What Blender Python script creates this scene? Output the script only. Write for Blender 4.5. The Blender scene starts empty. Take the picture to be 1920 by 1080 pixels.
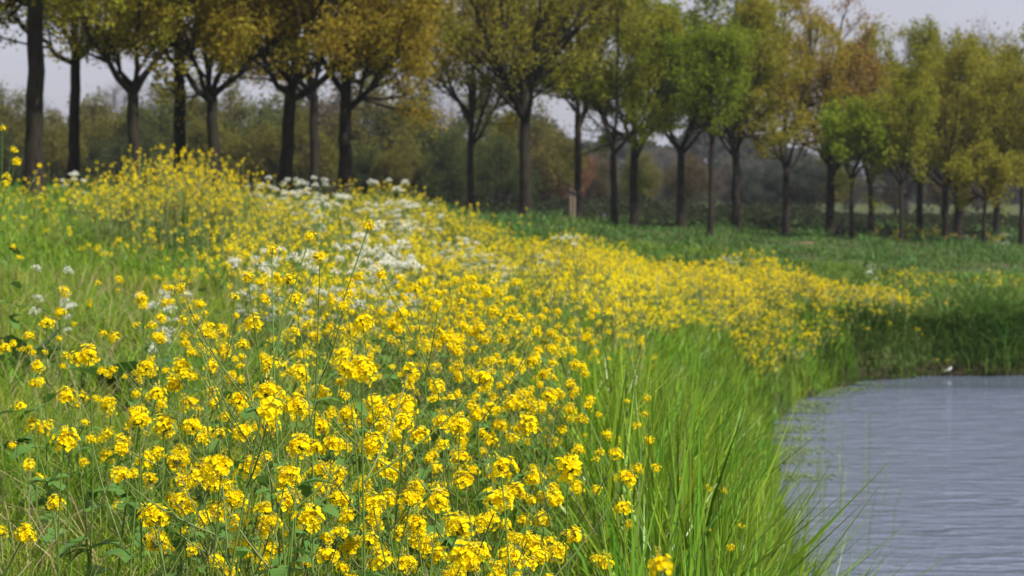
import bpy, math, random
import numpy as np
from mathutils import Vector, Matrix, Quaternion
R_ = math.radians
SC = bpy.context.scene
COL = SC.collection
rng = np.random.default_rng(7)
random.seed(7)

# ------------------------------------------------------------------ camera
CAMZ = 2.6
FPX = 1920*70/36
PITCH = math.atan(190/FPX)
cd = bpy.data.cameras.new('camera'); cam = bpy.data.objects.new('camera', cd); COL.objects.link(cam)
cam.location = (0, 0, CAMZ); cam.rotation_euler = (math.pi/2-PITCH, 0, 0)
cd.lens = 70; cd.sensor_width = 36; cd.clip_start = .1; cd.clip_end = 3000
cd.dof.use_dof = True; cd.dof.focus_distance = 3.5; cd.dof.aperture_fstop = 10.5
SC.camera = cam

# ------------------------------------------------------------------ world
SUN_EL, SUN_AZ = R_(50), R_(126)          # azimuth from +Y towards +X
w = bpy.data.worlds.new('World'); SC.world = w; w.use_nodes = True
nt = w.node_tree; nt.nodes.clear()
out = nt.nodes.new('ShaderNodeOutputWorld'); bg = nt.nodes.new('ShaderNodeBackground')
sky = nt.nodes.new('ShaderNodeTexSky'); sky.sky_type = 'NISHITA'; sky.sun_disc = False
sky.sun_elevation = SUN_EL; sky.sun_rotation = SUN_AZ; sky.air_density = 1.2; sky.dust_density = 2.5; sky.ozone_density = 2.0
# thin grey-lilac cloud veil over the whole sky
tc = nt.nodes.new('ShaderNodeTexCoord'); mp = nt.nodes.new('ShaderNodeMapping'); mp.inputs['Scale'].default_value = (1, 1, 3.5)
nz = nt.nodes.new('ShaderNodeTexNoise'); nz.inputs['Scale'].default_value = 2.2; nz.inputs['Detail'].default_value = 6
cr = nt.nodes.new('ShaderNodeMapRange'); cr.inputs['From Min'].default_value = .3; cr.inputs['From Max'].default_value = .7
cr.inputs['To Min'].default_value = .62; cr.inputs['To Max'].default_value = .95
mx = nt.nodes.new('ShaderNodeMix'); mx.data_type = 'RGBA'
mx.inputs['B'].default_value = (6.9, 6.9, 8.1, 1)
L = nt.links.new
L(tc.outputs['Generated'], mp.inputs['Vector']); L(mp.outputs[0], nz.inputs['Vector']); L(nz.outputs['Fac'], cr.inputs['Value'])
L(cr.outputs[0], mx.inputs['Factor']); L(sky.outputs[0], mx.inputs['A']); L(mx.outputs['Result'], bg.inputs['Color'])
bg.inputs['Strength'].default_value = .071
L(bg.outputs[0], out.inputs['Surface'])
sd = bpy.data.lights.new('sun', 'SUN'); sun = bpy.data.objects.new('sun', sd); COL.objects.link(sun)
sd.energy = 5.0; sd.angle = R_(.6); sd.color = (1, .95, .86)
sdir = Vector((math.sin(SUN_AZ)*math.cos(SUN_EL), math.cos(SUN_AZ)*math.cos(SUN_EL), math.sin(SUN_EL)))
sun.rotation_euler = sdir.to_track_quat('Z', 'Y').to_euler(); sun.location = sdir*50
vs = SC.view_settings; vs.view_transform = 'Standard'; vs.look = 'None'; vs.exposure = .38; vs.gamma = 1
vs.use_curve_mapping = False
SC.cycles.max_bounces = 6; SC.cycles.diffuse_bounces = 3; SC.cycles.transmission_bounces = 4; SC.cycles.glossy_bounces = 3

# ------------------------------------------------------------------ helpers
def tag(o, label=None, cat=None, group=None, kind=None):
    for k, v in (('label', label), ('category', cat), ('group', group), ('kind', kind)):
        if v: o[k] = v
    return o

def empty(name, loc, rz=0, label=None, cat=None, group=None):
    o = bpy.data.objects.new(name, None); COL.objects.link(o); o.location = loc; o.rotation_euler = (0, 0, rz)
    o.empty_display_size = .1
    return tag(o, label, cat, group)

def obj(name, me, parent=None, loc=None, color=None):
    o = bpy.data.objects.new(name, me); COL.objects.link(o)
    if parent: o.parent = parent
    if loc is not None: o.location = loc
    if color: o.color = (*color, 1)
    return o

class MB:
    """collects quads and triangles as numpy arrays and writes ONE mesh"""
    def __init__(s): s.v = []; s.q = []; s.t = []; s.n = 0
    def add(s, V, Q=None, T=None, m=0):
        V = np.asarray(V, float).reshape(-1, 3)
        if Q is not None and len(Q): s.q.append((np.asarray(Q, np.int64).reshape(-1, 4)+s.n, m))
        if T is not None and len(T): s.t.append((np.asarray(T, np.int64).reshape(-1, 3)+s.n, m))
        s.v.append(V); s.n += len(V)
    def mesh(s, name, mats, smooth=False):
        me = bpy.data.meshes.new(name)
        V = np.concatenate(s.v) if s.v else np.zeros((0, 3))
        Q = np.concatenate([a for a, _ in s.q]) if s.q else np.zeros((0, 4), np.int64)
        T = np.concatenate([a for a, _ in s.t]) if s.t else np.zeros((0, 3), np.int64)
        mi = [np.full(len(a), m) for a, m in s.q]+[np.full(len(a), m) for a, m in s.t]
        me.vertices.add(len(V)); me.vertices.foreach_set('co', V.astype(np.float32).ravel())
        lv = np.concatenate([Q.ravel(), T.ravel()]).astype(np.int32)
        me.loops.add(len(lv)); me.loops.foreach_set('vertex_index', lv)
        st = np.concatenate([np.arange(len(Q))*4, len(Q)*4+np.arange(len(T))*3]).astype(np.int32)
        me.polygons.add(len(st)); me.polygons.foreach_set('loop_start', st)
        if mi: me.polygons.foreach_set('material_index', np.concatenate(mi).astype(np.int32))
        me.polygons.foreach_set('use_smooth', np.full(len(st), smooth))
        for m in (mats if isinstance(mats, (list, tuple)) else [mats]): me.materials.append(m)
        me.update(calc_edges=True)
        return me

def nrm(a): return a/np.maximum(np.linalg.norm(a, axis=-1, keepdims=True), 1e-9)

def tubes(mb, P, R, sides=4, m=0):
    """P [n,k,3] centre lines, R [n,k] radii"""
    P = np.asarray(P, float); R = np.asarray(R, float)
    if P.ndim == 2: P = P[None]; R = R[None]
    n, k, _ = P.shape
    if n == 0: return
    Tn = np.empty_like(P); Tn[:, 1:-1] = P[:, 2:]-P[:, :-2]; Tn[:, 0] = P[:, 1]-P[:, 0]; Tn[:, -1] = P[:, -1]-P[:, -2]
    Tn = nrm(Tn)
    ov = nrm(P[:, -1]-P[:, 0])
    ref = np.where(np.abs(ov[:, 2:3]) > .8, np.array([[1., 0, 0]]), np.array([[0, 0, 1.]]))[:, None]
    A = nrm(np.cross(Tn, np.broadcast_to(ref, P.shape))); B = np.cross(Tn, A)
    th = np.arange(sides)*2*math.pi/sides
    V = P[:, :, None]+R[:, :, None, None]*(A[:, :, None]*np.cos(th)[None, None, :, None]+B[:, :, None]*np.sin(th)[None, None, :, None])
    j = np.arange(sides); j2 = (j+1) % sides
    a = (np.arange(k-1)*sides)[:, None]
    q = np.stack([a+j, a+j2, a+sides+j2, a+sides+j], -1).reshape(-1, 4)
    Q = (np.arange(n)*k*sides)[:, None, None]+q[None]
    mb.add(V.reshape(-1, 3), Q.reshape(-1, 4), m=m)

def rand_dirs(n, r=rng): return nrm(r.normal(size=(n, 3)))

def cards(mb, C, size, N=None, aspect=.6, m=0, r=rng):
    """rhombic leaves at C"""
    n = len(C)
    if n == 0: return
    N = rand_dirs(n, r) if N is None else N
    A = nrm(np.cross(N, rand_dirs(n, r))); B = np.cross(N, A)
    s = np.asarray(size).reshape(-1, 1)*np.ones((n, 1))
    V = np.stack([C-A*s*.5, C+B*s*aspect*.5+N*s*.12, C+A*s*.5, C-B*s*aspect*.5+N*s*.12], 1)
    mb.add(V.reshape(-1, 3), np.arange(n*4).reshape(-1, 4), m=m)

def blades(mb, base, h, wd, lean, segs=2, m=0, r=rng, az=None, face=None):
    """grass blades: base[n,3]; lean = horizontal tip offset as share of height"""
    n = len(base)
    if n == 0: return
    az = r.uniform(0, 2*math.pi, n) if az is None else az
    d = np.stack([np.cos(az), np.sin(az), np.zeros(n)], -1)
    fa = r.uniform(0, math.pi, n) if face is None else face
    s = np.stack([np.cos(fa), np.sin(fa), np.zeros(n)], -1)
    h = np.asarray(h)*np.ones(n); wd = np.asarray(wd)*np.ones(n); lean = np.asarray(lean)*np.ones(n)
    V = []
    for i in range(segs):
        t = i/segs
        c = base+d*(lean*h*t**2)[:, None]; c[:, 2] += h*(t-.25*np.minimum(lean, 1.6)*t**3)
        ww = (wd*(1-.35*t))[:, None]*.5
        V += [c-s*ww, c+s*ww]
    c = base+d*(lean*h)[:, None]; c[:, 2] += h*(1-.25*np.minimum(lean, 1.6)-.12*(lean > .9)); V.append(c)
    K = 2*segs+1
    V = np.stack(V, 1)
    off = (np.arange(n)*K)[:, None]
    Q = [off+np.array([[2*i, 2*i+1, 2*i+3, 2*i+2]]) for i in range(segs-1)]
    T = off+np.array([[K-3, K-2, K-1]])
    mb.add(V.reshape(-1, 3), np.concatenate(Q) if Q else None, T, m=m)

# ------------------------------------------------------------------ materials
def mat_base(name):
    m = bpy.data.materials.new(name); m.use_nodes = True
    t = m.node_tree; t.nodes.clear()
    o = t.nodes.new('ShaderNodeOutputMaterial')
    return m, t, o

def leaf_mat(name, col=None, var=.35, hue=.03, trans=.35, rough=.5, col2=None, spec=.3, tcol=None):
    """two sided leaf: col None = the object's own colour; each leaf differs a little"""
    m, t, o = mat_base(name); N = t.nodes.new; K = t.links.new
    geo = N('ShaderNodeNewGeometry')
    if col is None:
        oi = N('ShaderNodeObjectInfo'); src = oi.outputs['Color']
    else:
        rgb = N('ShaderNodeRGB'); rgb.outputs[0].default_value = (*col, 1); src = rgb.outputs[0]
    if col2:
        mi = N('ShaderNodeMix'); mi.data_type = 'RGBA'; mi.inputs['B'].default_value = (*col2, 1)
        wn = N('ShaderNodeMath'); wn.operation = 'FRACT'; ml = N('ShaderNodeMath'); ml.operation = 'MULTIPLY'; ml.inputs[1].default_value = 17.3
        K(geo.outputs['Random Per Island'], ml.inputs[0]); K(ml.outputs[0], wn.inputs[0]); 
        K(wn.outputs[0], mi.inputs['Factor']); K(src, mi.inputs['A']); src = mi.outputs['Result']
    tcn = N('ShaderNodeTexCoord'); nz = N('ShaderNodeTexNoise'); nz.inputs['Scale'].default_value = .9
    K(tcn.outputs['Object'], nz.inputs['Vector'])
    hs = N('ShaderNodeHueSaturation')
    mr = N('ShaderNodeMapRange'); mr.inputs['To Min'].default_value = 1-var; mr.inputs['To Max'].default_value = 1+var
    K(geo.outputs['Random Per Island'], mr.inputs['Value']); K(mr.outputs[0], hs.inputs['Value'])
    mh = N('ShaderNodeMapRange'); mh.inputs['From Min'].default_value = .3; mh.inputs['From Max'].default_value = .7
    mh.inputs['To Min'].default_value = .5-hue; mh.inputs['To Max'].default_value = .5+hue
    K(nz.outputs['Fac'], mh.inputs['Value']); K(mh.outputs[0], hs.inputs['Hue']); K(src, hs.inputs['Color'])
    p = N('ShaderNodeBsdfPrincipled'); p.inputs['Roughness'].default_value = rough; p.inputs['Specular IOR Level'].default_value = spec
    K(hs.outputs[0], p.inputs['Base Color'])
    tr = N('ShaderNodeBsdfTranslucent')
    if tcol:
        mm = N('ShaderNodeMix'); mm.data_type = 'RGBA'; mm.blend_type = 'MULTIPLY'; mm.inputs['Factor'].default_value = 1
        mm.inputs['B'].default_value = (*tcol, 1); K(hs.outputs[0], mm.inputs['A']); K(mm.outputs['Result'], tr.inputs['Color'])
    else: K(hs.outputs[0], tr.inputs['Color'])
    ms = N('ShaderNodeMixShader'); ms.inputs[0].default_value = trans
    K(p.outputs[0], ms.inputs[1]); K(tr.outputs[0], ms.inputs[2]); K(ms.outputs[0], o.inputs['Surface'])
    return m

def rough_mat(name, c1, c2, scale=8, rough=.9, bump=.3, stretch=(1, 1, 1), detail=8, c3=None, s3=1.0):
    m, t, o = mat_base(name); N = t.nodes.new; K = t.links.new
    tcn = N('ShaderNodeTexCoord'); mp = N('ShaderNodeMapping'); mp.inputs['Scale'].default_value = stretch
    nz = N('ShaderNodeTexNoise'); nz.inputs['Scale'].default_value = scale; nz.inputs['Detail'].default_value = detail; nz.inputs['Roughness'].default_value = .65
    cr = N('ShaderNodeValToRGB'); cr.color_ramp.elements[0].color = (*c1, 1); cr.color_ramp.elements[1].color = (*c2, 1)
    cr.color_ramp.elements[0].position = .35; cr.color_ramp.elements[1].position = .68
    K(tcn.outputs['Object'], mp.inputs[0]); K(mp.outputs[0], nz.inputs['Vector']); K(nz.outputs['Fac'], cr.inputs[0])
    src = cr.outputs[0]
    if c3:
        n2 = N('ShaderNodeTexNoise'); n2.inputs['Scale'].default_value = s3; K(tcn.outputs['Object'], n2.inputs['Vector'])
        r2 = N('ShaderNodeMapRange'); r2.inputs['From Min'].default_value = .45; r2.inputs['From Max'].default_value = .65; K(n2.outputs['Fac'], r2.inputs['Value'])
        mi = N('ShaderNodeMix'); mi.data_type = 'RGBA'; mi.inputs['B'].default_value = (*c3, 1); K(r2.outputs[0], mi.inputs['Factor']); K(src, mi.inputs['A']); src = mi.outputs['Result']
    p = N('ShaderNodeBsdfPrincipled'); p.inputs['Roughness'].default_value = rough; p.inputs['Specular IOR Level'].default_value = .2
    b = N('ShaderNodeBump'); b.inputs['Strength'].default_value = bump; b.inputs['Distance'].default_value = .02
    K(nz.outputs['Fac'], b.inputs['Height']); K(b.outputs[0], p.inputs['Normal']); K(src, p.inputs['Base Color']); K(p.outputs[0], o.inputs['Surface'])
    return m

M = {}
M['ground'] = rough_mat('ground', (.035, .055, .012), (.07, .10, .02), scale=3, c3=(.06, .05, .025), s3=.8)
def _mud():
    t = M['ground'].node_tree; N = t.nodes.new; K = t.links.new
    p = next(n for n in t.nodes if n.type == 'BSDF_PRINCIPLED'); old = p.inputs['Base Color'].links[0].from_socket
    tcn = N('ShaderNodeTexCoord'); sp = N('ShaderNodeSeparateXYZ'); K(tcn.outputs['Object'], sp.inputs[0])
    mr = N('ShaderNodeMapRange'); mr.inputs['From Min'].default_value = .22; mr.inputs['From Max'].default_value = .12; K(sp.outputs['Z'], mr.inputs['Value'])
    mi = N('ShaderNodeMix'); mi.data_type = 'RGBA'; mi.inputs['B'].default_value = (.03, .02, .012, 1)
    K(mr.outputs[0], mi.inputs['Factor']); K(old, mi.inputs['A']); K(mi.outputs['Result'], p.inputs['Base Color'])
_mud()
M['bark'] = rough_mat('bark', (.010, .007, .006), (.036, .027, .022), scale=14, stretch=(1, 1, .25), bump=.8, c3=(.03, .03, .017), s3=3)
M['greybark'] = rough_mat('grey_bark', (.07, .062, .065), (.15, .135, .135), scale=10, stretch=(1, 1, .3), bump=.5)
M['leaf'] = leaf_mat('tree_leaf', None, var=.4, hue=.015, trans=.55, rough=.75, spec=.12)
M['grass'] = leaf_mat('grass', (.12, .27, .013), var=.45, hue=.025, trans=.4, col2=(.26, .33, .03), rough=.5, spec=.3)
M['backgrass'] = leaf_mat('meadow_grass', (.07, .17, .03), var=.4, hue=.025, trans=.35, col2=(.10, .16, .03))  # tree shade put into the colour: darker than the near grass
M['bankgrass'] = leaf_mat('bank_grass', (.075, .17, .025), var=.45, hue=.025, trans=.3, col2=(.12, .17, .025))
M['reed'] = leaf_mat('reed_blade', (.09, .24, .014), var=.6, hue=.018, trans=.42, col2=(.26, .36, .02), rough=.35, spec=.5)
M['dry'] = leaf_mat('dry_grass', (.42, .34, .16), var=.3, hue=.01, trans=.25, col2=(.26, .2, .11))
M['yellow'] = leaf_mat('yellow_petal', (.97, .83, .008), var=.08, hue=.006, trans=.42, col2=(.97, .69, .004), rough=.9, spec=.03)
M['bud'] = leaf_mat('flower_bud', (.45, .42, .03), var=.25, hue=.01, trans=.2)
M['stem'] = leaf_mat('plant_stem', (.11, .21, .03), var=.35, hue=.02, trans=.1, col2=(.24, .22, .09))
M['leaf2'] = leaf_mat('mustard_leaf', (.09, .20, .035), var=.35, hue=.02, trans=.3, col2=(.12, .2, .05), rough=.6, spec=.25)
M['dock'] = leaf_mat('dock_leaf', (.07, .17, .025), var=.2, hue=.02, trans=.3, rough=.35, spec=.5)
M['white'] = leaf_mat('white_petal', (.86, .86, .76), var=.06, hue=.005, trans=.35)
M['duckweed'] = leaf_mat('duckweed', (.15, .20, .09), var=.3, hue=.02, trans=.1)

# ------------------------------------------------------------------ terrain
POND = np.array([(.75, -2), (.75, 1), (.8, 3), (1.0, 5), (1.2, 7), (1.42, 10), (1.7, 13), (2.0, 15), (2.2, 17), (2.42, 19), (2.75, 21.5), (3.4, 24), (4.5, 26.4),
                 (5.6, 27.2), (7, 27.5), (9, 27.3), (12, 27.5), (18, 26.5), (24, 23), (28, 17), (28, 8), (24, 2), (18, -3), (8, -5), (3, -5)], float)
CP = np.array([(-3, -2, 1.65), (0, 0, 1.5), (3, 0, 1.3), (-1, 3.7, 1.6), (0, 3, 1.5), (0, 6.5, 1.52), (.6, 6, 1.3), (-2.8, 11, 1.84), (-1, 11, 1.62), (.5, 12, 1.4),
               (-5.1, 20, 2.08), (-3.2, 18, 1.86), (-1, 18, 1.62), (1, 18, 1.3), (-7.2, 30, 2.44), (-3.2, 38, 2.3), (.3, 45, 1.85), (2.7, 52, 1.45), (8.3, 60, 1.18),
               (13.5, 62, .8), (-.8, 34, 1.85), (1.5, 24, 1.15), (4, 28.5, .85), (5.5, 28.6, .62), (7, 30, .72), (12, 30, .78), (4.1, 45, 1.28), (10, 45, .9),
               (18, 50, .78), (-20, 60, 2.3), (0, 90, 1.5), (30, 90, .8), (0, 150, 1.2), (-60, 150, 2), (80, 150, .8), (40, 20, .8), (-30, 20, 2.5), (30, -10, .8), (-20, 0, 2)], float)
def _ker(r): return r
_n = len(CP)
_D = np.linalg.norm(CP[:, None, :2]-CP[None, :, :2], axis=-1)
_A = np.zeros((_n+3, _n+3)); _A[:_n, :_n] = _ker(_D); _A[:_n, _n] = 1; _A[:_n, _n+1:] = CP[:, :2]; _A[_n:, :_n] = _A[:_n, _n:].T
_W = np.linalg.solve(_A, np.concatenate([CP[:, 2], [0, 0, 0]]))
def land(x, y):
    x = np.clip(x, -60, 80); y = np.clip(y, -10, 160)
    z = _W[_n]+_W[_n+1]*x+_W[_n+2]*y
    for i in range(_n): z = z+_W[i]*np.hypot(x-CP[i, 0], y-CP[i, 1])
    far = np.clip((y-30)/10, 0, 1)
    z = z+.02*np.sin(x*3.1+y*1.3)+.02*np.sin(y*2.7-x*2.1)+far*.09*(np.sin(x*1.1+y*.45)*np.sin(y*.8-x*.3))
    return z
def pond_dist(x, y):
    """signed distance to the shoreline, > 0 on land"""
    x = np.asarray(x, float); y = np.asarray(y, float)
    best = np.full(x.shape, 1e9); ins = np.zeros(x.shape, bool)
    n = len(POND)
    for i in range(n):
        ax, ay = POND[i]; bx, by = POND[(i+1) % n]
        dx, dy = bx-ax, by-ay
        t = np.clip(((x-ax)*dx+(y-ay)*dy)/(dx*dx+dy*dy), 0, 1)
        best = np.minimum(best, np.hypot(x-ax-t*dx, y-ay-t*dy))
        c = ((ay > y) != (by > y)) & (x < (bx-ax)*(y-ay)/(by-ay+1e-12)+ax)
        ins ^= c
    wob = .06*np.sin(x*4+y*2.3)+.04*np.sin(y*6.1-x*3)
    return np.where(ins, -best, best)+wob
def ground_z(x, y, pd=None):
    x = np.asarray(x, float); y = np.asarray(y, float)
    d = pond_dist(x, y) if pd is None else pd
    far = np.clip((y-24)/3, 0, 1)
    wd = 1.25*(1-far)+.5*far
    t = np.clip(d/wd, 0, 1)
    up = .03+(land(x, y)-.03)*t*(2-t)
    up = up+far*.10*np.clip(d/.08, 0, 1)*(1-t)
    return np.where(d > 0, up, -.02+np.clip(d, -2, 0)*.45)
def gz(x, y): return float(ground_z(np.array([x]), np.array([y]))[0])
def P(px, py, d):
    """world point seen at photo pixel (px,py), d metres ahead"""
    a = (px-960)/FPX; b = -(py-540)/FPX
    dy = math.cos(PITCH)+b*math.sin(PITCH); dz = -math.sin(PITCH)+b*math.cos(PITCH)
    return np.array([a*d/dy, d, CAMZ+dz*d/dy])

def build_ground():
    def axis(fine, coarse):
        return np.unique(np.round(np.concatenate([fine, coarse]), 4))
    xs = axis(np.arange(-9, 10, .12), np.concatenate([np.arange(-30, 36, .6), np.arange(-120, 121, 6), [-1500, -800, -400, -200, 200, 400, 800, 1500]]))
    ys = axis(np.arange(-1, 31, .14), np.concatenate([np.arange(-12, 75, .6), np.arange(-40, 200, 6), [-400, -150, 260, 400, 800, 1500, 2500]]))
    X, Y = np.meshgrid(xs, ys); x = X.ravel(); y = Y.ravel()
    z = ground_z(x, y)
    nx, ny = len(xs), len(ys)
    i = np.arange(nx-1)[None]+(np.arange(ny-1)*nx)[:, None]; i = i.ravel()
    mb = MB(); mb.add(np.stack([x, y, z], -1), np.stack([i, i+1, i+nx+1, i+nx], -1))
    o = obj('ground', mb.mesh('ground', M['ground'], True)); tag(o, kind='structure')
build_ground()

# water
def build_water():
    m, t, o = mat_base('water'); N = t.nodes.new; K = t.links.new
    tcn = N('ShaderNodeTexCoord')
    mp = N('ShaderNodeMapping'); mp.inputs['Scale'].default_value = (1.0, 3.4, 1); mp.inputs['Rotation'].default_value = (0, 0, R_(-6))
    n1 = N('ShaderNodeTexNoise'); n1.inputs['Scale'].default_value = 1.6; n1.inputs['Detail'].default_value = 5; n1.inputs['Roughness'].default_value = .55; n1.inputs['Distortion'].default_value = .6
    n2 = N('ShaderNodeTexNoise'); n2.inputs['Scale'].default_value = .35; n2.inputs['Detail'].default_value = 2
    K(tcn.outputs['Object'], mp.inputs[0]); K(mp.outputs[0], n1.inputs['Vector']); K(tcn.outputs['Object'], n2.inputs['Vector'])
    mu = N('ShaderNodeMath'); mu.operation = 'MULTIPLY'
    # still water in the lee of the far bank (a place, y > 25 m), ripples in the open
    sep = N('ShaderNodeSeparateXYZ'); K(tcn.outputs['Object'], sep.inputs[0])
    cl = N('ShaderNodeMapRange'); cl.inputs['From Min'].default_value = 26.0; cl.inputs['From Max'].default_value = 25.4; cl.inputs['To Min'].default_value = .02; cl.inputs['To Max'].default_value = 1
    K(sep.outputs['Y'], cl.inputs['Value'])
    K(n1.outputs['Fac'], mu.inputs[0]); K(cl.outputs[0], mu.inputs[1])
    b = N('ShaderNodeBump'); b.inputs['Strength'].default_value = 1; b.inputs['Distance'].default_value = .10; K(mu.outputs[0], b.inputs['Height'])
    p = N('ShaderNodeBsdfPrincipled'); p.inputs['Base Color'].default_value = (.11, .135, .20, 1); p.inputs['Roughness'].default_value = .13  # bright bluish base stands in for part of the sky reflection
    p.inputs['IOR'].default_value = 2.1; p.inputs['Specular IOR Level'].default_value = .5
    K(b.outputs[0], p.inputs['Normal']); K(p.outputs[0], o.inputs['Surface'])
    mb = MB(); xs = np.linspace(.2, 32, 40); ys = np.linspace(-6, 30, 40); X, Y = np.meshgrid(xs, ys)
    i = (np.arange(39)[None]+(np.arange(39)*40)[:, None]).ravel()
    mb.add(np.stack([X.ravel(), Y.ravel(), X.ravel()*0], -1), np.stack([i, i+1, i+41, i+40], -1))
    tag(obj('water', mb.mesh('water', m, True)), kind='structure')
build_water()

# sandy path patch in the meadow
def build_path():
    mb = MB()
    cx, cy = 6.4, 50.5
    n = 24; th = np.arange(n)*2*math.pi/n
    x = cx+1.25*np.cos(th)*(1+.1*np.sin(3*th)); y = cy+1.0*np.sin(th)*(1+.12*np.cos(4*th))
    xs = np.concatenate([[cx], cx+(x-cx)*.5, x]); ys = np.concatenate([[cy], cy+(y-cy)*.5, y])
    z = ground_z(xs, ys)+.03
    T = [(0, 1+i, 1+(i+1) % n) for i in range(n)]; Q = [(1+i, 1+n+i, 1+n+(i+1) % n, 1+(i+1) % n) for i in range(n)]
    mb.add(np.stack([xs, ys, z], -1), Q, T)
    tag(obj('path', mb.mesh('path', rough_mat('bare_earth', (.22, .13, .09), (.34, .22, .16), scale=5), True)), kind='structure')
build_path()

# ------------------------------------------------------------------ trees
def bez(a, c, b, k):
    t = np.linspace(0, 1, k)[None, :, None]
    return (1-t)**2*a[:, None]+2*t*(1-t)*c[:, None]+t*t*b[:, None]

def along(Pp, i, t):
    k = Pp.shape[1]; f = t*(k-1); j = np.minimum(f.astype(int), k-2); u = (f-j)[:, None]
    a = Pp[i, j]; b = Pp[i, j+1]
    return a*(1-u)+b*u, nrm(b-a)

def tree_meshes(seed, H, F, W, r0, nlimb=5, leaves=9000, leafsize=.075, lean=(0, 0), leader=True, spread=1.0, low=0, k2=8, k3=7, bark='bark', clump=.09, arch=0., fork=1.0):
    """H total height, F fork height, W crown radius, r0 trunk radius -> trunk mesh, crown mesh"""
    r = np.random.default_rng(seed)
    tb = MB(); cb = MB()
    C = np.array([lean[0]*1.2, lean[1], F+(H-F)*.45]); E = np.array([W, W, (H-F)*.60])
    top = np.array([lean[0], lean[1], F])
    # trunk with a flared foot
    k = 9; t = np.linspace(0, 1, k)[:, None]
    p = t*top+np.concatenate([r.normal(0, .012, (k, 2)), np.zeros((k, 1))], 1)*np.sin(t*math.pi)
    p[0, 2] = -.25
    rad = r0*(1-.22*t[:, 0]); rad[0] *= 1.5; rad[1] *= 1.08
    tubes(tb, p, rad, 10)
    limbs = []; lr = []
    if leader:
        e = C+np.array([r.normal(0, .1)*W, r.normal(0, .1)*W, E[2]*.85])
        limbs.append(bez(top[None]-[[0, 0, .03]], ((top+e)/2+r.normal(0, .12, 3)*[1, 1, 0])[None], e[None], 8)[0]); lr.append(r0*.72)
    a0 = r.uniform(0, 6.28)
    for i in range(nlimb):
        az = a0+i*2*math.pi/nlimb+r.normal(0, .25)
        zz = r.uniform(-.25, .75) if i % 2 else r.uniform(.1, .8)
        rr = math.sqrt(max(0, 1-zz*zz))*.82*spread
        e = C+E*np.array([math.cos(az)*rr, math.sin(az)*rr, zz])
        s = top+np.array([0, 0, (r.uniform(-.16, .02) if i < 3 else r.uniform(0, .35)*(H-F)*.5*(1 if leader else .1))*fork])
        if leader and s[2] > top[2]:
            u = (s[2]-top[2])/max(.1, limbs[0][-1, 2]-top[2]); s = along(limbs[0][None], np.array([0]), np.array([min(.9, u)]))[0][0]
        hor = (e-s)*[1, 1, 0]
        c = s+hor*(.55+arch)+np.array([0, 0, (e[2]-s[2])*(.30-arch*.5)])+r.normal(0, .08, 3)
        limbs.append(bez(s[None], c[None], e[None], 8)[0]); lr.append(r0*r.uniform(.38, .58))
    Lm = np.array(limbs); Lr = np.array(lr)
    wig = r.normal(0, .035, Lm.shape); wig[:, :1] = 0; Lm = Lm+wig
    tt = np.linspace(0, 1, 8)
    tubes(tb, Lm, Lr[:, None]*(1-.78*tt)[None]*np.where(tt == 0, 1.15, 1), 6)
    S = (H-F)*.5; ph_ = r.uniform(0, 6.28, 3)
    def spawn(Pp, Rr, m, t0, t1, ang, ln, up, kk, rs):
        n = len(Pp); i = np.repeat(np.arange(n), m); t = r.uniform(t0, t1, n*m)
        o, d = along(Pp, i, t)
        perp = nrm(np.cross(d, rand_dirs(n*m, r))); an = r.uniform(ang[0], ang[1], n*m)[:, None]
        dd = nrm(d*np.cos(an)+perp*np.sin(an)+np.array([0, 0, up]))
        Ln = (ln*(1-.45*t)*r.uniform(.6, 1.2, n*m))[:, None]
        e = o+dd*Ln
        q = (e-C)/E; nn = np.linalg.norm(q, axis=1, keepdims=True)
        qa = np.arctan2(q[:, 1:2], q[:, 0:1]); qe = q[:, 2:3]/np.maximum(nn, 1e-6)
        lim = .95+.16*np.sin(qa*2+ph_[0]+qe*2)+.12*np.sin(qa*5+ph_[1]-qe*4)+.10*np.sin(qe*9+ph_[2]+qa*3)
        e = np.where(nn > lim, C+q/nn*E*lim*r.uniform(.86, 1.14, (len(q), 1)), e)
        c = o+dd*Ln*.5+np.array([0, 0, -.04])*Ln+r.normal(0, .04, o.shape)*Ln
        Q = bez(o, c, e, kk)
        rr = Rr[i]*(1-.7*t)*rs
        return Q, np.maximum(rr, .004)
    B2, R2 = spawn(Lm, Lr, k2, .12, .98, (.45, 1.15), min(S, W)*1.0, .08, 5, .55)
    B2b, R2b = spawn(Lm, Lr, 3, .55, 1.0, (.2, .6), S*.7, .3, 5, .6)
    B2 = np.concatenate([B2, B2b]); R2 = np.concatenate([R2, R2b])
    B3, R3 = spawn(B2, R2, k3, .2, 1.0, (.35, 1.0), min(S, W)*.5, .1, 4, .6)
    tubes(tb, B2, R2[:, None]*np.linspace(1, .35, 5)[None], 4)
    tubes(tb, B3, R3[:, None]*np.linspace(1, .4, 4)[None], 3)
    # leaves along the twigs, in clumps
    n3 = len(B3); wt = r.uniform(.25, 1, n3); 
    i = r.choice(n3, int(leaves*.8), p=wt/wt.sum()); t = r.uniform(.25, 1.0, len(i))
    o, _ = along(B3, i, t)
    i2 = r.integers(0, len(B2), leaves-len(i)); o2, _ = along(B2, i2, r.uniform(.45, 1, len(i2)))
    o = np.concatenate([o, o2]); o = o+r.normal(0, clump, o.shape)
    if low:
        # sprouts on the trunk
        for _ in range(low):
            z0 = r.uniform(.45, 1.0)*F; az = r.uniform(0, 6.28); c = np.array([math.cos(az)*.3+lean[0]*z0/F, math.sin(az)*.3, z0+.15])
            tubes(tb, np.array([[lean[0]*z0/F, 0, z0], (c+[0, 0, z0])/2, c]), [.012, .009, .005], 3)
            o = np.concatenate([o, c+r.normal(0, .16, (110, 3))])
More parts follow.
